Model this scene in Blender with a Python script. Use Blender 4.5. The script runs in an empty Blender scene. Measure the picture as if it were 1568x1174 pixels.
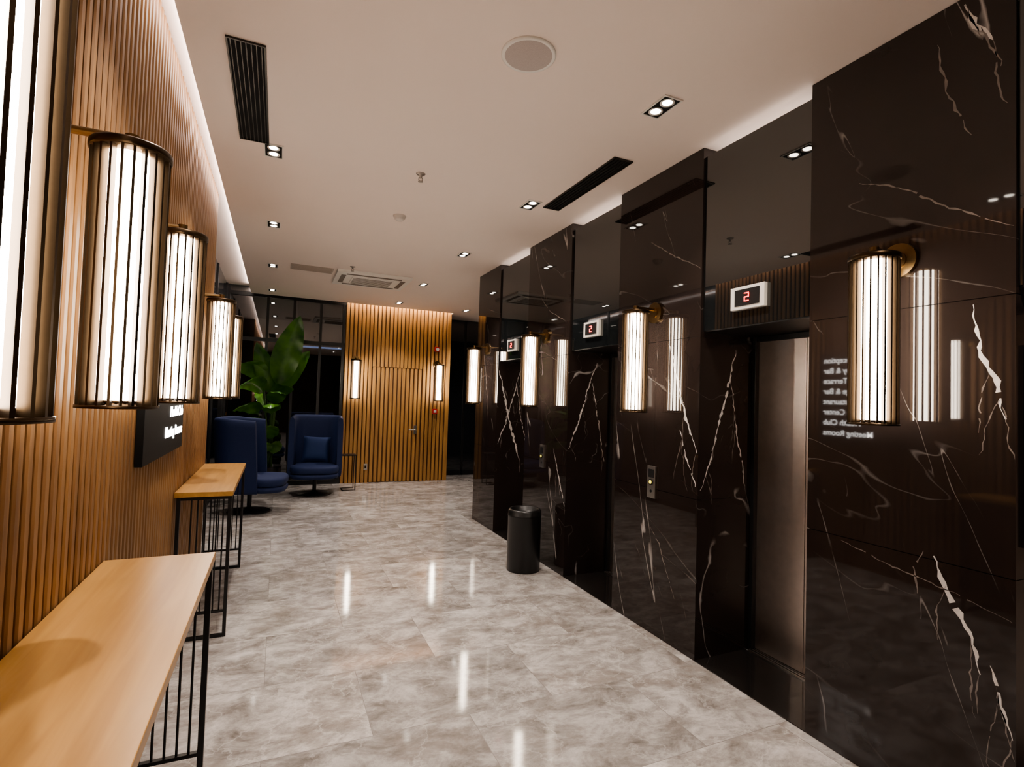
import bpy, math, random
from mathutils import Vector, Matrix
random.seed(4)
scene = bpy.context.scene
pi = math.pi
H = 3.08      # ceiling height
XR = 2.31     # front plane of marble piers
XW = -0.54    # slat wall face
YB = 9.4      # back wall
XGL = -0.80   # smoked glass wall face (left, beyond the slats)

# ------------------------------------------------------------------ materials
def new_mat(name):
    m = bpy.data.materials.new(name); m.use_nodes = True
    nt = m.node_tree
    return m, nt, nt.nodes['Principled BSDF']

def simple(name, col, rough=0.5, metal=0.0, spec=0.5, bump=0.0, bscale=60, var=0.12):
    m, nt, b = new_mat(name)
    geo = nt.nodes.new('ShaderNodeNewGeometry')
    n = nt.nodes.new('ShaderNodeTexNoise'); n.inputs['Scale'].default_value = bscale
    n.inputs['Detail'].default_value = 3
    nt.links.new(geo.outputs['Position'], n.inputs['Vector'])
    mix = nt.nodes.new('ShaderNodeMix'); mix.data_type = 'RGBA'
    c1 = [c*(1-var) for c in col]; c2 = [min(1, c*(1+var)) for c in col]
    mix.inputs[6].default_value = (*c1, 1); mix.inputs[7].default_value = (*c2, 1)
    nt.links.new(n.outputs['Fac'], mix.inputs[0])
    nt.links.new(mix.outputs[2], b.inputs['Base Color'])
    b.inputs['Roughness'].default_value = rough
    b.inputs['Metallic'].default_value = metal
    b.inputs['Specular IOR Level'].default_value = spec
    if bump > 0:
        bp = nt.nodes.new('ShaderNodeBump'); bp.inputs['Strength'].default_value = bump
        bp.inputs['Distance'].default_value = 0.004
        nt.links.new(n.outputs['Fac'], bp.inputs['Height'])
        nt.links.new(bp.outputs['Normal'], b.inputs['Normal'])
    return m

def emis(name, col, s):
    m, nt, b = new_mat(name)
    b.inputs['Base Color'].default_value = (*[c*0.8 for c in col], 1)
    b.inputs['Emission Color'].default_value = (*col, 1)
    b.inputs['Emission Strength'].default_value = s
    return m

def mnode(nt, op, a, b=None, clamp=False):
    n = nt.nodes.new('ShaderNodeMath'); n.operation = op; n.use_clamp = clamp
    for i, v in enumerate((a, b)):
        if v is None: continue
        if isinstance(v, (int, float)): n.inputs[i].default_value = v
        else: nt.links.new(v, n.inputs[i])
    return n.outputs[0]

def wood(name, c1, c2, grain_axis, rough=0.4):
    m, nt, b = new_mat(name)
    geo = nt.nodes.new('ShaderNodeNewGeometry')
    mp = nt.nodes.new('ShaderNodeMapping')
    s = [14, 14, 14]; s[grain_axis] = 0.9
    mp.inputs['Scale'].default_value = s
    nt.links.new(geo.outputs['Position'], mp.inputs['Vector'])
    n = nt.nodes.new('ShaderNodeTexNoise'); n.inputs['Scale'].default_value = 1.6
    n.inputs['Detail'].default_value = 8; n.inputs['Distortion'].default_value = 0.8
    nt.links.new(mp.outputs[0], n.inputs['Vector'])
    r = nt.nodes.new('ShaderNodeValToRGB')
    r.color_ramp.elements[0].position = 0.3; r.color_ramp.elements[0].color = (*c1, 1)
    r.color_ramp.elements[1].position = 0.7; r.color_ramp.elements[1].color = (*c2, 1)
    nt.links.new(n.outputs['Fac'], r.inputs[0])
    nt.links.new(r.outputs[0], b.inputs['Base Color'])
    b.inputs['Roughness'].default_value = rough
    bp = nt.nodes.new('ShaderNodeBump'); bp.inputs['Strength'].default_value = 0.08
    bp.inputs['Distance'].default_value = 0.002
    nt.links.new(n.outputs['Fac'], bp.inputs['Height']); nt.links.new(bp.outputs['Normal'], b.inputs['Normal'])
    return m

def dark_marble():
    m, nt, b = new_mat('dark_veined_marble')
    geo = nt.nodes.new('ShaderNodeNewGeometry')
    def layer(rot, scl, scale, width, mlo, mhi, off, det=3, rough=0.45):
        mp = nt.nodes.new('ShaderNodeMapping'); mp.vector_type = 'POINT'
        rt = nt.nodes.new('ShaderNodeMapping')
        rt.inputs['Rotation'].default_value = rot
        nt.links.new(geo.outputs['Position'], rt.inputs['Vector'])
        mp.inputs['Scale'].default_value = scl; mp.inputs['Location'].default_value = off
        nt.links.new(rt.outputs[0], mp.inputs['Vector'])
        n = nt.nodes.new('ShaderNodeTexNoise'); n.inputs['Scale'].default_value = scale
        n.inputs['Detail'].default_value = det; n.inputs['Roughness'].default_value = rough
        n.inputs['Distortion'].default_value = 0.12
        nt.links.new(mp.outputs[0], n.inputs['Vector'])
        d = mnode(nt, 'ABSOLUTE', mnode(nt, 'SUBTRACT', n.outputs['Fac'], 0.5))
        nw = nt.nodes.new('ShaderNodeTexNoise'); nw.inputs['Scale'].default_value = 9.0
        nt.links.new(geo.outputs['Position'], nw.inputs['Vector'])
        wv = mnode(nt, 'MULTIPLY', mnode(nt, 'POWER', nw.outputs['Fac'], 3.0), width*8)
        line = mnode(nt, 'SUBTRACT', 1.0, mnode(nt, 'DIVIDE', d, wv), True)
        n2 = nt.nodes.new('ShaderNodeTexNoise'); n2.inputs['Scale'].default_value = scale*1.5
        n2.inputs['Detail'].default_value = 3
        nt.links.new(mp.outputs[0], n2.inputs['Vector'])
        mr = nt.nodes.new('ShaderNodeMapRange')
        mr.inputs['From Min'].default_value = mlo; mr.inputs['From Max'].default_value = mhi
        nt.links.new(n2.outputs['Fac'], mr.inputs['Value'])
        return mnode(nt, 'MULTIPLY', line, mr.outputs[0], True)
    a = layer((0.30, 0, 0), (1, 2.4, 0.30), 1.25, 0.006, 0.57, 0.62, (3.1, 1.7, 0.4))
    f = layer((1.15, 0, 0), (1, 1.6, 0.35), 1.4, 0.0026, 0.47, 0.60, (7.0, 4.2, 2.0))
    g = layer((0.36, 0, 0), (1, 2.6, 0.35), 2.2, 0.004, 0.57, 0.65, (1.0, 9.2, 5.0))
    v = mnode(nt, 'ADD', mnode(nt, 'MULTIPLY', a, 0.6), mnode(nt, 'MULTIPLY', f, 0.15), True)
    v = mnode(nt, 'ADD', v, mnode(nt, 'MULTIPLY', g, 0.3), True)
    cn = nt.nodes.new('ShaderNodeTexNoise'); cn.inputs['Scale'].default_value = 1.3; cn.inputs['Detail'].default_value = 6
    nt.links.new(geo.outputs['Position'], cn.inputs['Vector'])
    base = nt.nodes.new('ShaderNodeMix'); base.data_type = 'RGBA'
    base.inputs[6].default_value = (0.016, 0.0115, 0.0105, 1); base.inputs[7].default_value = (0.036, 0.026, 0.0225, 1)
    nt.links.new(cn.outputs['Fac'], base.inputs[0])
    mix = nt.nodes.new('ShaderNodeMix'); mix.data_type = 'RGBA'
    nt.links.new(v, mix.inputs[0]); nt.links.new(base.outputs[2], mix.inputs[6])
    mix.inputs[7].default_value = (0.75, 0.71, 0.69, 1)
    nt.links.new(mix.outputs[2], b.inputs['Base Color'])
    b.inputs['Roughness'].default_value = 0.03
    b.inputs['IOR'].default_value = 1.55
    return m

def floor_mat():
    m, nt, b = new_mat('polished_grey_marble_tiles')
    geo = nt.nodes.new('ShaderNodeNewGeometry')
    br = nt.nodes.new('ShaderNodeTexBrick')
    br.inputs['Scale'].default_value = 1.0
    br.inputs['Brick Width'].default_value = 0.9; br.inputs['Row Height'].default_value = 0.6
    br.inputs['Mortar Size'].default_value = 0.0016; br.inputs['Mortar Smooth'].default_value = 0.0
    br.inputs['Color1'].default_value = (0, 0, 0, 1); br.inputs['Color2'].default_value = (1, 1, 1, 1)
    br.inputs['Mortar'].default_value = (0.5, 0.5, 0.5, 1)
    nt.links.new(geo.outputs['Position'], br.inputs['Vector'])
    sc = nt.nodes.new('ShaderNodeVectorMath'); sc.operation = 'SCALE'; sc.inputs['Scale'].default_value = 9.0
    nt.links.new(br.outputs['Color'], sc.inputs[0])
    add = nt.nodes.new('ShaderNodeVectorMath'); add.operation = 'ADD'
    nt.links.new(geo.outputs['Position'], add.inputs[0]); nt.links.new(sc.outputs[0], add.inputs[1])
    mp = nt.nodes.new('ShaderNodeMapping'); mp.inputs['Rotation'].default_value = (0, 0, 0.5)
    mp.inputs['Scale'].default_value = (0.9, 1.35, 1)
    nt.links.new(add.outputs[0], mp.inputs['Vector'])
    n = nt.nodes.new('ShaderNodeTexNoise'); n.inputs['Scale'].default_value = 4.6
    n.inputs['Detail'].default_value = 12; n.inputs['Roughness'].default_value = 0.74
    n.inputs['Distortion'].default_value = 0.35
    nt.links.new(mp.outputs[0], n.inputs['Vector'])
    r = nt.nodes.new('ShaderNodeValToRGB'); cr = r.color_ramp
    cr.elements[0].position = 0.32; cr.elements[0].color = (0.18, 0.160, 0.146, 1)
    cr.elements[1].position = 0.68; cr.elements[1].color = (0.66, 0.64, 0.625, 1)
    e = cr.elements.new(0.42); e.color = (0.30, 0.278, 0.26, 1)
    e = cr.elements.new(0.50); e.color = (0.40, 0.378, 0.36, 1)
    e = cr.elements.new(0.56); e.color = (0.50, 0.478, 0.46, 1)
    nt.links.new(n.outputs['Fac'], r.inputs[0])
    # blotchy brown inclusions
    n2 = nt.nodes.new('ShaderNodeTexNoise'); n2.inputs['Scale'].default_value = 2.6
    n2.inputs['Detail'].default_value = 9; n2.inputs['Roughness'].default_value = 0.7
    nt.links.new(mp.outputs[0], n2.inputs['Vector'])
    bl = nt.nodes.new('ShaderNodeMapRange'); bl.inputs['From Min'].default_value = 0.52; bl.inputs['From Max'].default_value = 0.62
    bl.inputs['To Max'].default_value = 0.5
    nt.links.new(n2.outputs['Fac'], bl.inputs['Value'])
    mx = nt.nodes.new('ShaderNodeMix'); mx.data_type = 'RGBA'
    nt.links.new(bl.outputs[0], mx.inputs[0])
    nt.links.new(r.outputs[0], mx.inputs[6]); mx.inputs[7].default_value = (0.24, 0.205, 0.18, 1)
    # thin pale calcite veins
    n3 = nt.nodes.new('ShaderNodeTexNoise'); n3.inputs['Scale'].default_value = 2.4
    n3.inputs['Detail'].default_value = 7; n3.inputs['Roughness'].default_value = 0.6
    nt.links.new(add.outputs[0], n3.inputs['Vector'])
    d3 = mnode(nt, 'ABSOLUTE', mnode(nt, 'SUBTRACT', n3.outputs['Fac'], 0.5))
    l3 = mnode(nt, 'SUBTRACT', 1.0, mnode(nt, 'DIVIDE', d3, 0.012), True)
    mx3 = nt.nodes.new('ShaderNodeMix'); mx3.data_type = 'RGBA'
    nt.links.new(mnode(nt, 'MULTIPLY', l3, 0.35), mx3.inputs[0])
    nt.links.new(mx.outputs[2], mx3.inputs[6]); mx3.inputs[7].default_value = (0.7, 0.68, 0.66, 1)
    # tile tone
    hs = nt.nodes.new('ShaderNodeHueSaturation')
    tone = nt.nodes.new('ShaderNodeMapRange'); tone.inputs['To Min'].default_value = 0.84; tone.inputs['To Max'].default_value = 1.12
    nt.links.new(br.outputs['Color'], tone.inputs['Value'])
    nt.links.new(tone.outputs[0], hs.inputs['Value']); nt.links.new(mx3.outputs[2], hs.inputs['Color'])
    ms = nt.nodes.new('ShaderNodeMix'); ms.data_type = 'RGBA'
    nt.links.new(mnode(nt, 'MULTIPLY', br.outputs['Fac'], 0.6), ms.inputs[0])
    nt.links.new(hs.outputs[0], ms.inputs[6]); ms.inputs[7].default_value = (0.2, 0.18, 0.17, 1)
    nt.links.new(ms.outputs[2], b.inputs['Base Color'])
    rr = nt.nodes.new('ShaderNodeMapRange'); rr.inputs['To Min'].default_value = 0.04; rr.inputs['To Max'].default_value = 0.11
    nt.links.new(n.outputs['Fac'], rr.inputs['Value']); nt.links.new(rr.outputs[0], b.inputs['Roughness'])
    return m

def glass_dark():
    m, nt, b = new_mat('tinted_window_glass')
    out = nt.nodes['Material Output']
    tr = nt.nodes.new('ShaderNodeBsdfTransparent'); tr.inputs[0].default_value = (0.35, 0.4, 0.45, 1)
    gl = nt.nodes.new('ShaderNodeBsdfGlossy'); gl.inputs['Roughness'].default_value = 0.01
    gl.inputs['Color'].default_value = (0.9, 0.9, 0.9, 1)
    fr = nt.nodes.new('ShaderNodeFresnel'); fr.inputs[0].default_value = 2.6
    mx = nt.nodes.new('ShaderNodeMixShader')
    nt.links.new(fr.outputs[0], mx.inputs[0]); nt.links.new(tr.outputs[0], mx.inputs[1]); nt.links.new(gl.outputs[0], mx.inputs[2])
    nt.links.new(mx.outputs[0], out.inputs[0])
    return m

def leaf_mat():
    m, nt, b = new_mat('leaf_green')
    geo = nt.nodes.new('ShaderNodeNewGeometry')
    n = nt.nodes.new('ShaderNodeTexNoise'); n.inputs['Scale'].default_value = 5
    nt.links.new(geo.outputs['Position'], n.inputs['Vector'])
    r = nt.nodes.new('ShaderNodeValToRGB')
    r.color_ramp.elements[0].position = 0.3; r.color_ramp.elements[0].color = (0.022, 0.085, 0.014, 1)
    r.color_ramp.elements[1].position = 0.7; r.color_ramp.elements[1].color = (0.10, 0.26, 0.03, 1)
    nt.links.new(n.outputs['Fac'], r.inputs[0]); nt.links.new(r.outputs[0], b.inputs['Base Color'])
    b.inputs['Roughness'].default_value = 0.3
    return m

M_slat = wood('oak_slats', (0.20, 0.100, 0.038), (0.32, 0.172, 0.068), 2, 0.45)  # darkened copy of the oak, the left wall's dimmer light put into its colour
M_slatb = wood('oak_slats_lit', (0.32, 0.165, 0.052), (0.50, 0.275, 0.090), 2, 0.45)  # same oak brightened, the back wall's stronger light put into its colour
M_back = simple('slat_backing', (0.035, 0.017, 0.008), 0.7)
M_table = wood('oak_table_top', (0.40, 0.21, 0.060), (0.54, 0.305, 0.10), 1, 0.33)
M_black = simple('black_powder_coat', (0.012, 0.012, 0.013), 0.38)
M_board = simple('sign_board_black', (0.006, 0.006, 0.007), 0.6, spec=0.2)
M_blackgl = simple('black_mirror_glass', (0.010, 0.012, 0.013), 0.012, 0, 1.0)
M_blackgl.node_tree.nodes['Principled BSDF'].inputs['IOR'].default_value = 1.75
M_bglass2 = simple('smoked_glass_cladding', (0.014, 0.016, 0.020), 0.03, 0, 1.0)
M_marble = dark_marble()
M_vein = simple('marble_vein_white', (0.72, 0.68, 0.66), 0.05, bscale=30, var=0.3)
M_vein2 = simple('marble_vein_dim', (0.22, 0.19, 0.175), 0.05, bscale=30, var=0.5)
M_floor = floor_mat()
M_ceil = simple('ceiling_paint', (0.82, 0.71, 0.645), 0.65, var=0.02, bscale=3)
M_white = simple('white_plastic', (0.75, 0.72, 0.68), 0.4, var=0.03)
M_bronze = simple('dark_bronze', (0.065, 0.043, 0.025), 0.35, 1.0)
M_brass = simple('aged_brass', (0.20, 0.13, 0.06), 0.3, 1.0)
M_glow = emis('lamp_glow', (1.0, 0.87, 0.72), 19.0)
M_led = emis('led_warm', (1.0, 0.86, 0.70), 18.0)
M_ledr = emis('led_recess', (1.0, 0.92, 0.86), 0.9)
M_ledc = emis('led_cove', (1.0, 0.90, 0.84), 7.0)
M_spot = emis('downlight_lens', (1.0, 0.90, 0.78), 9.0)
M_red = emis('red_digits', (1.0, 0.02, 0.015), 4.0)
M_grnglow = emis('button_glow', (0.9, 0.75, 0.08), 0.8)
M_steel = simple('brushed_door_steel', (0.82, 0.72, 0.66), 0.32, 1.0, bscale=20)
M_sil = simple('satin_aluminium', (0.55, 0.53, 0.5), 0.3, 1.0)
M_blue = simple('blue_velvet', (0.006, 0.018, 0.078), 0.75, bump=0.3, bscale=200)
M_bluep = simple('blue_pillow_fabric', (0.010, 0.030, 0.11), 0.8, bump=0.3, bscale=200)
M_grille = simple('grille_metal', (0.05, 0.045, 0.04), 0.4, 0.6)
M_hole = simple('duct_black', (0.004, 0.004, 0.004), 0.9)
M_leaf = leaf_mat()
M_stem = simple('stem_green', (0.06, 0.13, 0.03), 0.5)
M_soil = simple('potting_soil', (0.03, 0.02, 0.012), 0.95, bump=1, bscale=80)
M_pot = simple('dark_ceramic', (0.02, 0.02, 0.022), 0.35)
M_redp = simple('red_plastic', (0.55, 0.02, 0.015), 0.4)
M_text = emis('sign_lettering_glow', (1.0, 0.97, 0.94), 5.0)  # emission added to the letters so they show in the marble's reflection
M_dim = simple('dark_wall_paint', (0.02, 0.02, 0.024), 0.6)
M_win = glass_dark()
M_bluel = emis('blue_reflection_glow', (0.06, 0.16, 0.6), 0.4)  # dim emission imitating a reflected blue window
M_bluew = emis('cool_tube', (0.55, 0.65, 1.0), 0.7)
M_sill = simple('black_granite_sill', (0.02, 0.018, 0.017), 0.10)

# ------------------------------------------------------------------ mesh builder
class MB:
    def __init__(s): s.v = []; s.f = []; s.m = []; s.s = []
    def add(s, vs, fs, mi=0, sm=False):
        o = len(s.v); s.v += [tuple(v) for v in vs]
        for f in fs: s.f.append([i+o for i in f]); s.m.append(mi); s.s.append(sm)
    def box(s, x0, x1, y0, y1, z0, z1, mi=0):
        vs = [(x, y, z) for z in (z0, z1) for y in (y0, y1) for x in (x0, x1)]
        s.add(vs, [(0, 2, 3, 1), (4, 5, 7, 6), (0, 1, 5, 4), (2, 6, 7, 3), (0, 4, 6, 2), (1, 3, 7, 5)], mi)
    def tube(s, pts, rad, mi=0, seg=10, cap=True):
        pts = [Vector(p) for p in pts]; n = len(pts)
        if isinstance(rad, (int, float)): rad = [rad]*n
        vs = []; up = None
        for i, p in enumerate(pts):
            t = (pts[min(i+1, n-1)]-pts[max(i-1, 0)]).normalized()
            if up is None:
                up = Vector((0, 0, 1)) if abs(t.z) < 0.9 else Vector((1, 0, 0))
            a = t.cross(up).normalized(); bb = a.cross(t).normalized(); up = bb
            for k in range(seg):
                an = 2*pi*k/seg
                vs.append(p+(a*math.cos(an)+bb*math.sin(an))*rad[i])
        fs = [(i*seg+k, i*seg+(k+1) % seg, (i+1)*seg+(k+1) % seg, (i+1)*seg+k) for i in range(n-1) for k in range(seg)]
        s.add(vs, fs, mi, True)
        if cap:
            s.add(vs[:seg], [tuple(range(seg))[::-1]], mi); s.add(vs[-seg:], [tuple(range(seg))], mi)
    def lathe(s, prof, c=(0, 0, 0), mi=0, seg=32, sm=True):
        vs = []; n = len(prof)
        for r, z in prof:
            for k in range(seg):
                a = 2*pi*k/seg; vs.append((c[0]+r*math.cos(a), c[1]+r*math.sin(a), c[2]+z))
        fs = [(i*seg+k, i*seg+(k+1) % seg, (i+1)*seg+(k+1) % seg, (i+1)*seg+k) for i in range(n-1) for k in range(seg)]
        s.add(vs, fs, mi, sm)
    def obj(s, name, mats, loc=(0, 0, 0), rz=0, bevel=0, sub=0, parent=None):
        me = bpy.data.meshes.new(name); me.from_pydata(s.v, [], s.f)
        for m in mats: me.materials.append(m)
        for p, mi, sm in zip(me.polygons, s.m, s.s): p.material_index = mi; p.use_smooth = sm
        me.update()
        o = bpy.data.objects.new(name, me); scene.collection.objects.link(o)
        o.location = loc; o.rotation_euler = (0, 0, rz)
        if bevel:
            b = o.modifiers.new('b', 'BEVEL'); b.width = bevel; b.segments = 2; b.limit_method = 'ANGLE'
        if sub:
            b = o.modifiers.new('s', 'SUBSURF'); b.levels = sub; b.render_levels = sub
        if parent: o.parent = parent
        return o
def inst(o, name, loc, rz=0):
    c = bpy.data.objects.new(name, o.data); scene.collection.objects.link(c)
    c.location = loc; c.rotation_euler = (0, 0, rz)
    return c
def empty(name, loc=(0, 0, 0), rz=0):
    e = bpy.data.objects.new(name, None); scene.collection.objects.link(e)
    e.location = loc; e.rotation_euler = (0, 0, rz); return e

# ------------------------------------------------------------------ shell
b = MB(); b.box(-4, 5.6, -3.2, 15, -0.1, 0); b.obj('floor', [M_floor])
b = MB()
b.box(-0.45, 5.6, -3.2, YB-0.14, H, H+0.14)
b.box(2.9, 5.6, YB-0.14, 10.1, H, H+0.14)
b.box(-0.9, 5.6, -3.2, 10.1, H+0.14, H+0.2)
b.obj('ceiling', [M_ceil])

# slatted left wall
def slats_y(mb, x, y0, y1, z0, z1, pitch=0.056, w=0.034, d=0.024, sgn=1):
    n = int((y1-y0)/pitch)
    for i in range(n):
        y = y0+(i+0.5)*pitch; c = 0.005
        pr = [(x-sgn*d, y-w/2), (x-sgn*c, y-w/2), (x, y-w/2+c), (x, y+w/2-c), (x-sgn*c, y+w/2), (x-sgn*d, y+w/2)]
        vs = [(a, bb, z0) for a, bb in pr]+[(a, bb, z1) for a, bb in pr]
        mb.add(vs, [(k, (k+1) % 6, (k+1) % 6+6, k+6) for k in range(6)]+[tuple(range(6))[::-1], tuple(range(6, 12))], 0)
def slats_x(mb, y, x0, x1, z0, z1, pitch=0.056, w=0.034, d=0.024):
    n = int(round((x1-x0)/pitch)); pitch = (x1-x0)/n
    for i in range(n):
        x = x0+(i+0.5)*pitch; c = 0.005
        pr = [(x-w/2, y+d), (x-w/2, y+c), (x-w/2+c, y), (x+w/2-c, y), (x+w/2, y+c), (x+w/2, y+d)]
        vs = [(a, bb, z0) for a, bb in pr]+[(a, bb, z1) for a, bb in pr]
        mb.add(vs, [(k, (k+1) % 6, (k+1) % 6+6, k+6) for k in range(6)]+[tuple(range(6))[::-1], tuple(range(6, 12))], 0)
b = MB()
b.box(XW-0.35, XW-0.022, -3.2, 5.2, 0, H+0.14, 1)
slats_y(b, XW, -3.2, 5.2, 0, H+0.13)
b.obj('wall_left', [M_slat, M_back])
# smoked glass wall continuing on the left
b = MB()
b.box(XGL-0.08, XGL, 5.2, 10.1, 0, H+0.14, 0)
for y in (5.24, 6.6, 8.0, 9.36): b.box(XGL, XGL+0.015, y-0.02, y+0.02, 0, H+0.14, 1)
b.box(XGL, XGL+0.02, 5.2, 9.4, 0, 0.08, 1)
b.obj('wall_left_glass', [M_bglass2, M_black])

# back wall with slats (door gap)
DX0, DX1, DZ = 1.50, 2.39, 2.02
BP, BW = 0.072, 0.050
b = MB()
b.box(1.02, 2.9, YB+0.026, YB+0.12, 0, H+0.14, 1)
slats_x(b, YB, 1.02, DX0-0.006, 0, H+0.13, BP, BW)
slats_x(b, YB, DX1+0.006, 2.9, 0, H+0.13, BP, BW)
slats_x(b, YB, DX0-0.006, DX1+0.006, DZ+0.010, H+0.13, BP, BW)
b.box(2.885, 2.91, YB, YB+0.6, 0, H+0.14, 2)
b.obj('wall_back', [M_slatb, simple('slat_backing_lit', (0.12, 0.055, 0.02), 0.7), M_slatb])  # backing lightened too, softening the shade between these slats by colour
b = MB()
slats_x(b, YB+0.001, DX0, DX1, 0.01, DZ, BP, BW)
b.box(2.27, 2.32, YB-0.008, YB+0.01, 0.85, 1.0, 1)
b.tube([(2.295, YB-0.005, 0.93), (2.295, YB-0.05, 0.93), (2.28, YB-0.055, 0.93), (2.17, YB-0.055, 0.93)], 0.009, 1)
b.obj('door_1', [M_slatb, M_sil])
# glass back partition at left
b = MB()
b.box(XGL, 1.02, YB+0.03, YB+0.04, 0.06, H+0.14, 0)
for x in (XGL+0.03, -0.2, 0.2, 0.62, 0.99): b.box(x-0.02, x+0.02, YB, YB+0.06, 0, H+0.14, 1)
for z in (0.0, 2.34, H-0.02): b.box(XGL, 1.02, YB-0.005, YB+0.065, z, z+0.06, 1)
b.obj('window_1', [M_win, M_black])
# dark room beyond
b = MB()
b.box(-3.6, 1.5, 14, 14.1, 0, 3.3); b.box(-3.7, -3.6, 9.5, 14.1, 0, 3.3); b.box(1.5, 1.6, 9.6, 14.1, 0, 3.3)
b.box(-3.7, -0.88, 9.5, 9.6, 0, 3.3); b.box(-3.7, 1.6, 9.5, 14.1, 3.3, 3.4)
b.obj('wall_beyond_window', [M_dim])
b = MB()
b.box(0.2, 1.2, 11.0, 11.05, 2.42, 2.45, 0); b.box(0.18, 1.22, 10.97, 11.08, 2.45, 2.50, 1)
for x in (0.3, 1.1): b.tube([(x, 11.02, 2.49), (x, 11.02, 3.3)], 0.01, 1, 6)
b.obj('pendant_tube_light', [M_bluew, M_black])
b = MB()
b.box(2.9, 5.5, 10.0, 10.1, 0, H)
for x in (3.4, 4.3, 5.2): b.box(x-0.02, x+0.02, 9.98, 10.0, 0, H, 1)
b.box(2.9, 5.5, 9.98, 10.0, 0, 0.1, 1)
b.obj('wall_back_glass', [M_bglass2, M_black])
b = MB(); b.box(5.5, 5.6, -3.2, 10.1, 0, H); b.obj('wall_right_far', [M_dim])
b = MB(); b.box(-0.9, 5.6, -3.3, -3.2, 0, H+0.14); b.obj('wall_front', [M_back])

# marble piers
recess = [(0.15, 0.94), (1.71, 2.42), (3.26, 3.98), (4.83, 5.60)]
piers = [(-3.2, 0.15), (0.94, 1.71), (2.42, 3.26), (3.98, 4.83), (5.60, 6.30)]
b = MB()
for y0, y1 in piers:
    b.box(XR+0.012, 2.80, y0+0.004, y1-0.004, 0, H, 1)
    zs = [0, 0.945, 1.925, H]
    for z0, z1 in zip(zs[:-1], zs[1:]):
        b.box(XR, 2.80, y0, y1, z0+0.0015, z1-0.0015, 0)
b.box(2.80, 3.0, -3.2, 6.30, 0, H, 0)
b.box(3.0, 5.5, 6.2, 6.3, 0, H, 0)
# bold calcite veins running through the slabs (thin flush inlays)
rv = random.Random(11)
def vein(pts, w, plane='X', c=XR, lim=None, mi=2):
    """pts in (a,z): a = Y on a pier front, X on a reveal"""
    P = []
    for (a0, z0), (a1, z1) in zip(pts[:-1], pts[1:]):
        n = max(3, int(math.hypot(a1-a0, z1-z0)/0.018))
        for i in range(n):
            t = i/n; P.append([a0+(a1-a0)*t, z0+(z1-z0)*t])
    P.append(list(pts[-1])); N = len(P)
    drift = 0.0
    for i in range(1, N-1):
        drift = drift*0.75+rv.uniform(-0.006, 0.006)
        P[i][0] += drift; P[i][1] += rv.uniform(-0.003, 0.003)
    vs = []
    for i in range(N):
        q0 = P[max(i-1, 0)]; q1 = P[min(i+1, N-1)]
        tx, tz = q1[0]-q0[0], q1[1]-q0[1]; l = math.hypot(tx, tz) or 1
        nx, nz = -tz/l, tx/l
        e = min(i, N-1-i)/(N*0.25); e = min(1, e)
        ww = w*(0.25+0.75*e)*rv.choice((0.4, 0.6, 0.9, 1.2, 1.5))*0.5
        for sg in (1, -1):
            a = P[i][0]+nx*ww*sg*rv.uniform(0.6, 1.3); z = P[i][1]+nz*ww*sg
            if lim: a = min(max(a, lim[0]), lim[1])
            z = min(max(z, 0.01), H-0.01)
            vs.append((c-0.0004, a, z) if plane == 'X' else (a, c-0.0004, z))
    fs = []
    for i in range(N-1):
        if rv.random() < 0.05 and 2 < i < N-3: continue
        fs.append((2*i, 2*i+1, 2*i+3, 2*i+2))
    b.add(vs, fs, mi)
def branchy(pts, w, **k):
    vein(pts, w, **k)
    for _ in range(3):
        j = rv.randrange(len(pts)-1); t = rv.random()
        a = pts[j][0]+(pts[j+1][0]-pts[j][0])*t; z = pts[j][1]+(pts[j+1][1]-pts[j][1])*t
        dz = rv.uniform(-0.28, -0.12); da = rv.uniform(-0.07, 0.07)
        kk = dict(k); kk['mi'] = 3
        vein([(a, z), (a+da*0.5+0.01, z+dz*0.5), (a+da, z+dz)], w*0.35, **kk)
L0 = (0.943, 1.707); L1 = (2.423, 3.257); L2 = (3.983, 4.827); L3 = (5.603, 6.297)
branchy([(1.062, 1.905), (1.045, 1.75), (1.00, 1.62), (0.967, 1.49)], 0.014, lim=L0)
branchy([(1.185, 0.96), (1.15, 0.87), (1.118, 0.789), (1.07, 0.70), (1.039, 0.585)], 0.015, lim=L0)
branchy([(1.011, 0.63), (0.985, 0.53), (0.949, 0.41)], 0.011, lim=L0)
vein([(1.48, 2.51), (1.30, 2.42), (1.15, 2.30), (0.945, 2.163)], 0.006, lim=L0, mi=3)
vein([(1.18, 2.95), (1.15, 2.75), (1.068, 2.54)], 0.007, lim=L0, mi=3)
branchy([(1.09, 3.05), (1.05, 2.95), (1.004, 2.86)], 0.018, lim=L0)
vein([(1.55, 0.93), (1.35, 0.88), (1.1, 0.84), (0.95, 0.80)], 0.004, lim=L0, mi=3)
vein([(1.22, 0.97), (1.26, 0.90), (1.24, 0.80)], 0.007, lim=L0, mi=3)
branchy([(2.70, 1.90), (2.66, 1.82), (2.60, 1.60), (2.52, 1.42), (2.43, 1.22)], 0.015, lim=L1)
branchy([(2.58, 1.35), (2.53, 1.18), (2.44, 1.02)], 0.012, lim=L1)
vein([(2.90, 2.62), (2.68, 2.48), (2.43, 2.34)], 0.006, lim=L1, mi=3)
vein([(2.85, 0.70), (2.75, 0.60), (2.60, 0.30)], 0.006, lim=L1, mi=3)
branchy([(4.22, 1.08), (4.15, 0.92), (4.08, 0.78), (3.99, 0.60)], 0.015, lim=L2)
vein([(4.60, 2.55), (4.35, 2.35), (4.05, 2.22)], 0.006, lim=L2, mi=3)
vein([(6.1, 2.2), (5.95, 1.7), (5.85, 1.2)], 0.006, lim=L3, mi=3)
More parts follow.
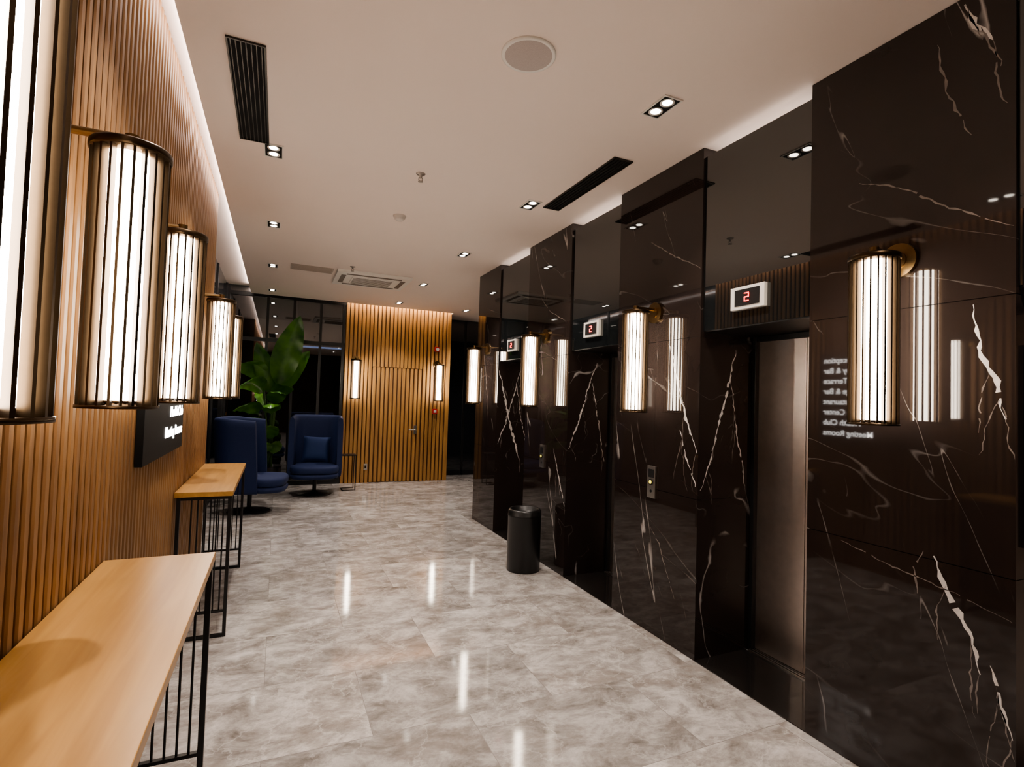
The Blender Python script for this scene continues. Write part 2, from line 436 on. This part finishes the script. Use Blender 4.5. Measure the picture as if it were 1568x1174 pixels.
for c, s in ((2.42, 0.0), (3.98, 0.1), (5.60, 0.0)):
    kw = dict(plane='Y', c=c, lim=(2.315, 2.735))
    branchy([(2.33, 1.0+s), (2.42, 1.22+s), (2.50, 1.50+s), (2.60, 1.86)], 0.012, **kw)
    branchy([(2.56, 1.68), (2.62, 1.35), (2.70, 0.98)], 0.009, **kw)
kw = dict(plane='Y', c=5.60, lim=(2.315, 2.735))
branchy([(2.33, 1.85), (2.42, 1.5), (2.50, 1.15), (2.62, 0.82)], 0.022, **kw)
b.obj('wall_right', [M_marble, M_hole, M_vein, M_vein2])

XG = 2.325
for i, (y0, y1) in enumerate(recess):
    e = empty('elevator' if i == 0 else 'elevator.%03d' % i, (0, 0, 0))
    b = MB()
    b.box(XG, XG+0.012, y0+0.003, y1-0.003, 1.955, 3.02, 0)
    b.obj('glass_header', [M_blackgl], parent=e)
    b = MB()
    b.box(XG+0.012, 2.50, y0+0.001, y1-0.001, 1.95, 2.97, 0)
    b.box(2.50, 2.795, y0+0.001, y1-0.001, 1.95, 2.97, 0)
    b.box(2.46, 2.795, y0+0.001, y1-0.001, 2.97, H-0.001, 1)
    b.obj('header_box', [M_black, M_ceil], parent=e)
    b = MB(); b.box(XG+0.03, 2.44, y0+0.01, y1-0.01, 2.971, 2.98, 0); b.obj('led_strip', [M_ledr], parent=e)
    b = MB()   # frame
    b.box(2.74, 2.80, y1-0.028, y1-0.001, 0.0, 1.95, 0); b.box(2.74, 2.80, y0+0.001, y0+0.028, 0.0, 1.95, 0)
    b.box(2.74, 2.80, y0+0.028, y1-0.028, 1.92, 1.95, 0)
    b.obj('door_frame', [M_black], bevel=0.003, parent=e)
    b = MB(); ym = (y0+y1)/2
    b.box(2.77, 2.795, y0+0.028, ym-0.0015, 0.016, 1.92, 0); b.box(2.77, 2.795, ym+0.0015, y1-0.028, 0.016, 1.92, 0)
    b.obj('door_panels', [M_steel], bevel=0.002, parent=e)
    b = MB(); b.box(2.72, 2.77, y0+0.02, y1-0.02, 0.004, 0.013, 0)
    for k in range(2): b.box(2.73+k*0.02, 2.737+k*0.02, y0+0.03, y1-0.03, 0.013, 0.015, 1)
    b.obj('threshold', [M_sil, M_black], parent=e)
    b = MB(); b.box(XR, 2.72, y0, y1, 0.0, 0.005, 0); b.obj('sill_stone', [M_sill], parent=e)
    yc = (y0+y1)/2+0.01
    b = MB(); x = XG; zc = 2.105
    b.box(x-0.022, x-0.0005, yc-0.112, yc+0.112, zc-0.062, zc+0.062, 0)
    b.box(x-0.025, x-0.0215, yc-0.082, yc+0.082, zc-0.045, zc+0.045, 1)
    def seg(a0, a1, z0, z1):      # a: offset to the viewer's right (towards -Y)
        b.box(x-0.028, x-0.0245, yc-a1, yc-a0, zc+z0, zc+z1, 2)
    seg(-0.015, 0.015, 0.019, 0.024); seg(-0.015, 0.015, -0.0025, 0.0025); seg(-0.015, 0.015, -0.024, -0.019)
    seg(0.011, 0.016, 0.0, 0.022); seg(-0.016, -0.011, -0.022, 0.0)
    b.obj('floor_indicator', [M_white, M_black, M_red], bevel=0, parent=e)

for k, y in enumerate((2.83, 4.42)):
    b = MB()
    b.box(XR-0.014, XR, -0.04, 0.04, -0.105, 0.105, 0)
    b.box(XR-0.016, XR-0.0135, -0.028, 0.028, 0.03, 0.085, 1)
    b.tube([(XR-0.013, 0, -0.0), (XR-0.02, 0, -0.0)], 0.020, 1, 20)
    b.tube([(XR-0.0195, 0, -0.0), (XR-0.0215, 0, -0.0)], 0.012, 2, 20)
    b.tube([(XR-0.0135, 0, -0.06), (XR-0.0155, 0, -0.06)], 0.010, 1, 20)
    b.obj('elevator_call_button' if k == 0 else 'elevator_call_button.001', [M_sil, M_black, M_grnglow], loc=(0, y, 0.99), bevel=0.002)

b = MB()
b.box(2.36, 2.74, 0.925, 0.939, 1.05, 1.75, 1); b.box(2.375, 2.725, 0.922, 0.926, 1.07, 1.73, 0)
b.obj('blue_reflection_panel', [M_bluel, M_black])  # added glowing panel, imitates a blue window reflected in the marble reveal

# ------------------------------------------------------------------ wall sconces
b = MB(); L = 0.67
b.lathe([(0.0, 0.02), (0.056, 0.02), (0.058, 0.024), (0.058, L-0.025), (0.0, L-0.02)], mi=0, seg=40)
nf = 22
for k in range(nf):
    a = 2*pi*(k+0.5)/nf; ca, sa = math.cos(a), math.sin(a)
    r0, r1, th = 0.0665, 0.086, 0.0030
    pr = [(r0, -th), (r1, -th), (r1, th), (r0, th)]
    P = [(x*ca-y*sa, x*sa+y*ca) for x, y in pr]
    vs = [(x, y, 0.002) for x, y in P]+[(x, y, L-0.02) for x, y in P]
    b.add(vs, [(0, 1, 5, 4), (1, 2, 6, 5), (2, 3, 7, 6), (3, 0, 4, 7), (3, 2, 1, 0), (4, 5, 6, 7)], 1)
b.lathe([(0.0, L-0.022), (0.088, L-0.022), (0.090, L-0.018), (0.090, L-0.004), (0.087, L), (0.0, L)], mi=1, seg=40)
b.lathe([(0.064, 0.0), (0.088, 0.0), (0.088, 0.008), (0.064, 0.008), (0.064, 0.0)], mi=1, seg=40)
b.lathe([(0.0, 0.014), (0.06, 0.014), (0.06, 0.02), (0.0, 0.021)], mi=1, seg=32)
for k in range(4):
    a = pi/4+k*pi/2
    b.tube([(0.05*math.cos(a), 0.05*math.sin(a), 0.01), (0.075*math.cos(a), 0.075*math.sin(a), 0.004)], 0.003, 1, 6)
zt = L+0.022
b.tube([(0, 0, L-0.002), (0, 0, zt+0.012)], 0.017, 2, 16)
b.tube([(-0.168, 0, zt), (0.01, 0, zt)], 0.011, 2, 12)
b.tube([(-0.170, 0, zt-0.02), (-0.150, 0, zt-0.02)], 0.070, 2, 32)
b.tube([(-0.150, 0, zt-0.02), (-0.144, 0, zt-0.02)], 0.035, 2, 24)
first = None
pos = [(XW+0.17, y, 0) for y in (0.92, 1.63, 2.42, 4.02, 4.85)]
pos += [(XR-0.17, y, pi) for y in (1.31, 2.83, 4.41, 5.95)]
for i, (x, y, r) in enumerate(pos + [(1.20, YB-0.17, -pi/2), (2.66, YB-0.17, -pi/2)]):
    if first is None: first = b.obj('wall_sconce', [M_glow, M_bronze, M_brass], (x, y, 1.45), r)
    else: inst(first, 'wall_sconce.%03d' % i, (x, y, 1.45), r)

# ------------------------------------------------------------------ cove LEDs
b = MB(); b.box(-0.475, -0.455, -3.1, 9.2, H+0.10, H+0.12); b.obj('cove_light_left', [M_ledc])
b = MB(); b.box(1.04, 2.88, YB-0.135, YB-0.115, H+0.10, H+0.12); b.obj('cove_light_back', [M_led])

# ------------------------------------------------------------------ console tables
def table(name, y0, y1, x0, x1, zt=0.89):
    b = MB(); th = 0.03
    b.box(x0, x1, y0, y1, zt-th, zt, 0)
    zf = zt-th; s = 0.02
    fx0, fx1 = x0+0.012, x1-0.006
    for y in (y0+0.01, y1-0.01-s):
        for x in (fx0, fx1-s): b.box(x, x+s, y, y+s, 0, zf, 1)
        b.box(fx0+s, fx1-s, y, y+s, zf-s, zf, 1)
        b.box(fx0+s, fx1-s, y, y+s, 0.0, s, 1); b.box(fx0+s, fx1-s, y, y+s, 0.15, 0.15+s*0.7, 1)
        n = 8
        for i in range(2, n):
            x = fx0+(fx1-fx0-s)*i/n+s/2
            b.tube([(x, y+s/2, 0.15), (x, y+s/2, zf-s*0.5)], 0.0048, 1, 8)
    for x in (fx0, fx1-s):
        b.box(x, x+s, y0+0.01+s, y1-0.01-s, zf-s, zf, 1)
    b.box(fx0, fx0+s, y0+0.01+s, y1-0.01-s, 0.13, 0.15, 1)
    return b.obj(name, [M_table, M_black], bevel=0.002)
table('console_table', 0.82, 2.30, XW+0.003, -0.19)
table('console_table.001', 3.68, 5.12, XW+0.003, -0.225)

# ------------------------------------------------------------------ directory sign
sg = empty('directory_sign', (XW, 3.05, 0))
b = MB(); b.box(0.001, 0.03, -0.38, 0.62, 1.17, 2.08); b.obj('board', [M_board], parent=sg, bevel=0.002)
lines = ["Reception", "Lobby & Bar", "Terrace", "Zone Lounge & Bar", "Restaurant", "Spa Beauty Center", "Health Club", "Meeting Rooms"]
for i, t in enumerate(lines):
    cu = bpy.data.curves.new('text_line', 'FONT'); cu.body = t; cu.size = 0.078; cu.extrude = 0.001
    cu.offset = 0.0006; cu.align_x = 'RIGHT'
    o = bpy.data.objects.new('text_line', cu); scene.collection.objects.link(o)
    o.data.materials.append(M_text); o.parent = sg
    o.location = (0.032, 0.58, 1.985-i*0.104); o.rotation_euler = (pi/2, 0, pi/2)

# ------------------------------------------------------------------ ceiling fixtures
def down(i, x, y):
    b = MB(); w, l = 0.058, 0.10
    z = H-0.001
    for (a0, a1, c0, c1) in ((-w, w, -l, -l+0.008), (-w, w, l-0.008, l), (-w, -w+0.008, -l+0.008, l-0.008), (w-0.008, w, -l+0.008, l-0.008)):
        b.box(a0, a1, c0, c1, -0.006, 0, 0)
    b.box(-w+0.008, w-0.008, -l+0.008, l-0.008, -0.002, 0, 1)
    for yy in (-0.046, 0.046):
        b.lathe([(0.026, -0.002), (0.038, -0.005), (0.038, -0.002)], (0, yy, 0), 0, 24)
        b.lathe([(0.0, -0.004), (0.025, -0.004), (0.026, -0.002)], (0, yy, 0), 2, 24, False)
    b.obj('recessed_downlight' + ('' if i == 0 else '.%03d' % i), [M_white, M_hole, M_spot], (x, y, z))
    ld = bpy.data.lights.new('downlight_beam', 'SPOT'); ld.energy = 46; ld.color = (1.0, 0.88, 0.79)
    ld.spot_size = math.radians(95); ld.spot_blend = 0.8; ld.shadow_soft_size = 0.03
    lo = bpy.data.objects.new('downlight_beam', ld); scene.collection.objects.link(lo); lo.location = (x, y, H-0.03)
dl = [(-0.09, 3.73), (-0.1, 5.36), (-0.12, 7.1), (-0.14, 8.8), (1.79, 2.19), (1.79, 3.77), (1.79, 5.42), (1.79, 7.15), (1.79, 8.75),
      (3.0, 8.83), (-0.09, 2.0), (1.79, 0.55), (-0.09, 0.3), (1.79, -1.2), (0.0, -1.4)]
for i, (x, y) in enumerate(dl): down(i, x, y)

def grille(name, x0, x1, y0, y1, n):
    b = MB(); z1 = H-0.001; z0 = H-0.010; r = 0.008
    b.box(x0, x1, y0, y0+r, z0, z1, 0); b.box(x0, x1, y1-r, y1, z0, z1, 0)
    b.box(x0, x0+r, y0+r, y1-r, z0, z1, 0); b.box(x1-r, x1, y0+r, y1-r, z0, z1, 0)
    b.box(x0+r, x1-r, y0+r, y1-r, H-0.003, z1, 1)
    for i in range(n):
        x = x0+r+(x1-x0-2*r)*(i+0.5)/n
        b.box(x-0.0022, x+0.0022, y0+r, y1-r, z0, H-0.003, 0)
    b.obj(name, [M_grille, M_hole])
grille('ceiling_air_grille', -0.28, -0.115, 2.61, 3.63, 7)
grille('ceiling_air_grille.001', 1.90, 2.045, 2.77, 3.76, 5)

b = MB()
b.lathe([(0.125, 0), (0.125, -0.006), (0.118, -0.010), (0.108, -0.008)], mi=0, seg=48)
b.lathe([(0.108, -0.008), (0.06, -0.013), (0.0, -0.014)], mi=1, seg=48)
b.obj('ceiling_speaker', [M_white, simple('speaker_mesh', (0.46, 0.40, 0.38), 0.6, bscale=400, var=0.3)], (0.98, 2.13, H-0.0005))
for i, (x, y) in enumerate(((0.857, 3.62), (0.774, 6.64))):
    b = MB()
    b.lathe([(0.033, 0), (0.030, -0.006), (0.012, -0.010), (0.010, -0.03), (0.0, -0.03)], mi=0, seg=24)
    b.tube([(-0.012, 0, -0.028), (-0.014, 0, -0.045), (0, 0, -0.055), (0.014, 0, -0.045), (0.012, 0, -0.028)], 0.003, 0, 6)
    b.lathe([(0, -0.055), (0.018, -0.055), (0.018, -0.058), (0, -0.058)], mi=0, seg=20)
    b.obj('fire_sprinkler' + ('' if i == 0 else '.001'), [simple('sprinkler_metal', (0.35, 0.31, 0.28), 0.35, 0.7)], (x, y, H))
b = MB()
b.lathe([(0.055, 0), (0.055, -0.012), (0.045, -0.018), (0.043, -0.030), (0.030, -0.042), (0.0, -0.045)], mi=0, seg=32)
b.obj('smoke_detector', [simple('detector_plastic', (0.60, 0.54, 0.50), 0.4, var=0.03)], (0.905, 4.55, H))
# cassette AC
b = MB()
x0, x1, y0, y1 = 0.62, 1.56, 6.82, 7.62
b.box(x0, x1, y0, y1, H-0.035, H-0.001, 0)
b.box(x0+0.2, x1-0.2, y0+0.2, y1-0.2, H-0.045, H-0.035, 0)
for k in range(7): b.box(x0+0.22, x1-0.22, y0+0.23+k*0.055, y0+0.245+k*0.055, H-0.049, H-0.045, 1)
for (a0, a1, c0, c1) in ((x0+.12, x1-.12, y0+.07, y0+.13), (x0+.12, x1-.12, y1-.13, y1-.07), (x0+.06, x0+.12, y0+.16, y1-.16), (x1-.12, x1-.06, y0+.16, y1-.16)):
    b.box(a0, a1, c0, c1, H-0.038, H-0.0345, 1)
b.obj('ceiling_air_conditioner', [M_white, simple('vent_shadow_grey', (0.16, 0.13, 0.11), 0.6)], bevel=0.004)
b = MB(); x0, x1, y0, y1 = 0.08, 0.58, 6.86, 7.16
b.box(x0, x1, y0, y1, H-0.006, H-0.001, 0)
for k in range(9): b.box(x0+0.02, x1-0.02, y0+0.025+k*0.029, y0+0.035+k*0.029, H-0.012, H-0.006, 0)
b.obj('ceiling_vent_panel', [simple('vent_beige', (0.45, 0.38, 0.33), 0.5)])

# ------------------------------------------------------------------ trash can
b = MB(); R = 0.148
b.lathe([(0.0, 0.0), (R-0.006, 0.0), (R, 0.006), (R, 0.475), (R+0.003, 0.478), (R+0.003, 0.492), (R, 0.495), (R, 0.525), (R-0.012, 0.54), (R-0.028, 0.538), (R-0.034, 0.50), (0.0, 0.50)], mi=0, seg=56)
b.obj('trash_can', [simple('trash_can_black', (0.007, 0.007, 0.007), 0.35)], (2.07, 4.28, 0))

# ------------------------------------------------------------------ lounge chairs
def chair(name, loc, rz, pillow):
    e = empty(name, loc, rz)
    path = []
    hw, back, fr, rc = 0.345, 0.30, -0.16, 0.20
    for t in (0, .33, .66): path.append((-hw, fr+(back-rc-fr)*t))
    for k in range(7):
        a = pi-k*(pi/2)/6; path.append((-hw+rc+rc*math.cos(a), back-rc+rc*math.sin(a)))
    path.append((0, back))
    for k in range(7):
        a = pi/2-k*(pi/2)/6; path.append((hw-rc+rc*math.cos(a), back-rc+rc*math.sin(a)))
    for t in (.66, .33, 0): path.append((hw, fr+(back-rc-fr)*t))
    n = len(path); vs = []
    for i, (x, y) in enumerate(path):
        p0 = Vector(path[max(i-1, 0)]); p1 = Vector(path[min(i+1, n-1)])
        t = (p1-p0).normalized(); nr = Vector((-t.y, t.x))   # outward
        s = abs(i-(n-1)/2)/((n-1)/2)
        top = 1.19-0.03*max(0, s-0.6)/0.4
        th = 0.038
        cs = [(th*0.7, 0.27), (th, 0.30), (th, 0.55), (th, 0.85), (th, top-0.06), (th*0.7, top-0.015), (0, top), (-th*0.7, top-0.015), (-th, top-0.06), (-th, 0.85), (-th, 0.55), (-th, 0.30), (-th*0.7, 0.27)]
        for d, z in cs:
            lean = 0.08*max(0, (z-0.4))*(1 if y > -0.05 else 0.8)
            vs.append((x+nr.x*d, y+nr.y*d+lean, z))
    m = 13; b = MB()
    fs = [(i*m+k, i*m+(k+1) % m, (i+1)*m+(k+1) % m, (i+1)*m+k) for i in range(n-1) for k in range(m)]
    b.add(vs, fs, 0, True)
    b.add(vs[:m], [tuple(range(m))[::-1]], 0, True); b.add(vs[-m:], [tuple(range(m))], 0, True)
    b.obj('wrap_back', [M_blue], parent=e, sub=1)
    def out(k, N=40):
        a = 2*pi*k/N; c, s = math.cos(a), math.sin(a); p = 2/3.2
        x = 0.345*abs(c)**p*(1 if c > 0 else -1); y = -0.10+0.36*abs(s)**p*(1 if s > 0 else -1)
        if y > -0.16: x *= 0.86
        return x, y
    b = MB(); N = 40
    for (z0, z1) in ((0.27, 0.345), (0.345, 0.455)):
        r = 0.03; vs = []; rings = [(0.9, z0), (0.965, z0+0.004), (1.0, z0+r), (1.0, z1-r), (0.96, z1-0.006), (0.85, z1), (0.45, z1+0.012)]
        for sc, z in rings:
            for k in range(N):
                x, y = out(k); vs.append((x*sc, -0.10+(y+0.10)*sc, z))
        fs = [(i*N+k, i*N+(k+1) % N, (i+1)*N+(k+1) % N, (i+1)*N+k) for i in range(len(rings)-1) for k in range(N)]
        fs.append(tuple(range(N))[::-1]); fs.append(tuple(range((len(rings)-1)*N, len(rings)*N)))
        b.add(vs, fs, 0, True)
    b.obj('seat_cushion', [M_blue], parent=e)
    b = MB()
    b.tube([(0, -0.02, 0.03), (0, -0.02, 0.275)], 0.028, 0, 16)
    b.lathe([(0.0, 0.0), (0.25, 0.0), (0.255, 0.006), (0.24, 0.014), (0.06, 0.03), (0.03, 0.06), (0.0, 0.06)], (0, -0.02, 0), 0, 40)
    b.box(-0.15, 0.15, -0.17, 0.13, 0.25, 0.272, 0)
    b.obj('swivel_base', [M_black], parent=e)
    if pillow:
        b = MB(); G = 13; vs = []
        for sgn in (1, -1):
            for i in range(G):
                for j in range(G):
                    u = i/(G-1)*2-1; v = j/(G-1)*2-1
                    th = 0.075*((1-u**4)*(1-v**4))**0.5*sgn
                    kx = 1-0.06*(1-v*v)*abs(u); kz = 1-0.06*(1-u*u)*abs(v)
                    vs.append((u*0.2*kx, th, v*0.2*kz))
        fs = []
        for s in range(2):
            for i in range(G-1):
                for j in range(G-1):
                    q = (s*G*G+i*G+j, s*G*G+(i+1)*G+j, s*G*G+(i+1)*G+j+1, s*G*G+i*G+j+1)
                    fs.append(q if s else q[::-1])
        b.add(vs, fs, 0, True)
        o = b.obj('pillow', [M_bluep], (0.0, 0.10, 0.66), parent=e); o.rotation_euler = (-0.25, 0.05, 0)
chair('swivel_lounge_chair', (-0.29, 7.46, 0), math.radians(82), False)
chair('swivel_lounge_chair.001', (0.57, 8.55, 0), math.radians(-6), True)

# side table (C shaped wire)
b = MB()
b.box(-0.11, 0.11, -0.13, 0.13, 0.545, 0.557, 0)
for y in (-0.11, 0.11):
    b.tube([(0.095, y, 0.545), (0.095, y, 0.008), (-0.095, y, 0.008)], 0.008, 0, 8)
b.tube([(-0.095, -0.11, 0.008), (-0.095, 0.11, 0.008)], 0.008, 0, 8)
b.obj('side_table', [M_black], (1.09, 8.80, 0), bevel=0)

# ------------------------------------------------------------------ plant
b = MB()
b.lathe([(0.0, 0.0), (0.13, 0.0), (0.16, 0.04), (0.18, 0.36), (0.185, 0.40), (0.17, 0.40), (0.165, 0.36), (0.0, 0.36)], mi=0, seg=40)
b.lathe([(0.0, 0.365), (0.166, 0.362)], mi=3, seg=30)
def leaf(dx, dy, h, ln, w, droop, face=None, lean=None, fold=0.28):
    """stem from the pot to (dx,dy,h); blade of length ln, half-width w"""
    d = Vector((dx, dy, 0)); dn = d.normalized()
    base = Vector((0.04*dn.x, 0.04*dn.y, 0.36)); tip = d+Vector((0, 0, h))
    mid = base*0.45+tip*0.55+Vector((0, 0, 0.12))-dn*0.06
    pts = [base*(1-t)**2+mid*2*t*(1-t)+tip*t*t for t in [i/8 for i in range(9)]]
    b.tube(pts, [0.015-0.008*i/8 for i in range(9)], 1, 8)
    dr = (pts[-1]-pts[-2]).normalized()
    if lean is not None: dr = Vector(lean).normalized()
    fc = Vector(face) if face else Vector((0, 0, 1))+dn*0.3
    side = dr.cross(fc).normalized()
    n, mm = 16, 9; vs = []; p = pts[-1].copy(); dd = dr.copy()
    for i in range(n+1):
        t = i/n
        nrm = side.cross(dd).normalized()
        ww = w*(math.sin(pi*t)**0.6)*(1.12-0.4*t) if 0 < t < 1 else 0.004
        for j in range(mm):
            s = j/(mm-1)*2-1
            wav = 0.010*math.sin(t*22+s*3)*abs(s)
            vs.append(p+side*(ww*s)+nrm*(fold*ww*abs(s)+wav))
        p = p+dd*(ln/n)
        dd = (dd+Vector((0, 0, -droop/n))+dn*0.015).normalized()
    fs = [(i*mm+j, (i+1)*mm+j, (i+1)*mm+j+1, i*mm+j+1) for i in range(n) for j in range(mm-1)]
    b.add(vs, fs, 2, True)
# tall erect leaves facing the room
leaf(0.08, -0.10, 1.62, 1.12, 0.22, 0.15, (0.15, -1, 0.1), (0.16, -0.10, 1))
leaf(0.10, -0.06, 1.50, 0.80, 0.17, 0.5, (-0.1, -1, 0.3), (0.36, -0.1, 1))
leaf(-0.02, -0.08, 1.50, 0.80, 0.16, 0.3, (0.1, -1, 0.2), (-0.22, -0.1, 1))
# arching leaves
leaf(-0.14, -0.10, 1.72, 0.55, 0.18, 1.6, (-0.3, -0.9, 0.8), (-0.5, -0.3, 0.9))
leaf(-0.12, -0.18, 1.50, 0.62, 0.18, 1.9, (0, -1, 0.9), (-0.4, -0.5, 0.8))
leaf(0.06, -0.16, 1.45, 0.50, 0.14, 1.5, (0.2, -1, 0.8), (0.3, -0.5, 0.8))
leaf(0.0, -0.22, 1.20, 0.52, 0.15, 1.9, (0.1, -1, 0.6), (0.0, -0.6, 0.9))
leaf(-0.18, -0.14, 1.20, 0.48, 0.14, 1.9, (-0.2, -1, 0.6), (-0.5, -0.5, 0.9))
leaf(-0.14, -0.20, 0.95, 0.46, 0.14, 1.6, (-0.1, -1, 0.5), (-0.3, -0.4, 0.9))
leaf(0.0, -0.24, 0.82, 0.44, 0.13, 1.6, (0.1, -1, 0.5), (0.0, -0.4, 0.9))
leaf(0.04, -0.20, 1.34, 0.50, 0.14, 1.7, (0.0, -1, 0.5), (0.1, -0.5, 0.9))
leaf(-0.05, -0.24, 0.62, 0.38, 0.12, 1.4, (0.0, -1, 0.5), (-0.15, -0.5, 0.9))
leaf(0.06, -0.20, 0.60, 0.34, 0.10, 1.2, (0.1, -1, 0.5), (0.08, -0.4, 0.9))
leaf(0.03, 0.08, 1.50, 0.50, 0.13, 0.5)
leaf(-0.10, 0.08, 1.30, 0.35, 0.11, 1.0)
b.obj('potted_bird_of_paradise', [M_pot, M_stem, M_leaf, M_soil], (-0.08, 8.86, 0))

# ------------------------------------------------------------------ small wall things on the back wall
b = MB(); b.box(2.60, 2.69, YB-0.035, YB, 1.22, 1.31, 0); b.box(2.62, 2.67, YB-0.038, YB-0.034, 1.24, 1.29, 1)
b.obj('fire_alarm_call_point', [M_redp, M_white], bevel=0.003)
b = MB(); b.box(2.60, 2.69, YB-0.04, YB, 2.36, 2.45, 0)
b.tube([(2.645, YB-0.04, 2.40), (2.645, YB-0.065, 2.40)], 0.03, 1, 16)
b.obj('fire_alarm_siren', [M_redp, M_white], bevel=0.003)
b = MB(); b.box(1.415, 1.475, YB-0.008, YB, 0.22, 0.33, 0); b.box(1.43, 1.46, YB-0.010, YB-0.008, 0.25, 0.30, 1)
b.obj('wall_outlet', [M_sil, M_black], bevel=0.002)

# ------------------------------------------------------------------ world + camera
w = bpy.data.worlds.new('world'); scene.world = w; w.use_nodes = True
w.node_tree.nodes['Background'].inputs[0].default_value = (0.02, 0.025, 0.04, 1)
w.node_tree.nodes['Background'].inputs[1].default_value = 0.3
cd = bpy.data.cameras.new('camera'); co = bpy.data.objects.new('camera', cd); scene.collection.objects.link(co)
cd.sensor_width = 36; cd.lens = 18.46; cd.clip_start = 0.02
R = Matrix.Rotation(math.radians(-24), 4, 'Z') @ Matrix.Rotation(math.radians(91.9), 4, 'X') @ Matrix.Rotation(math.radians(1.8), 4, 'Z')
co.matrix_world = Matrix.Translation((0, 0, 1.5)) @ R
scene.camera = co
scene.view_settings.view_transform = 'AgX'
scene.view_settings.look = 'AgX - Medium High Contrast'
scene.view_settings.exposure = 1.15
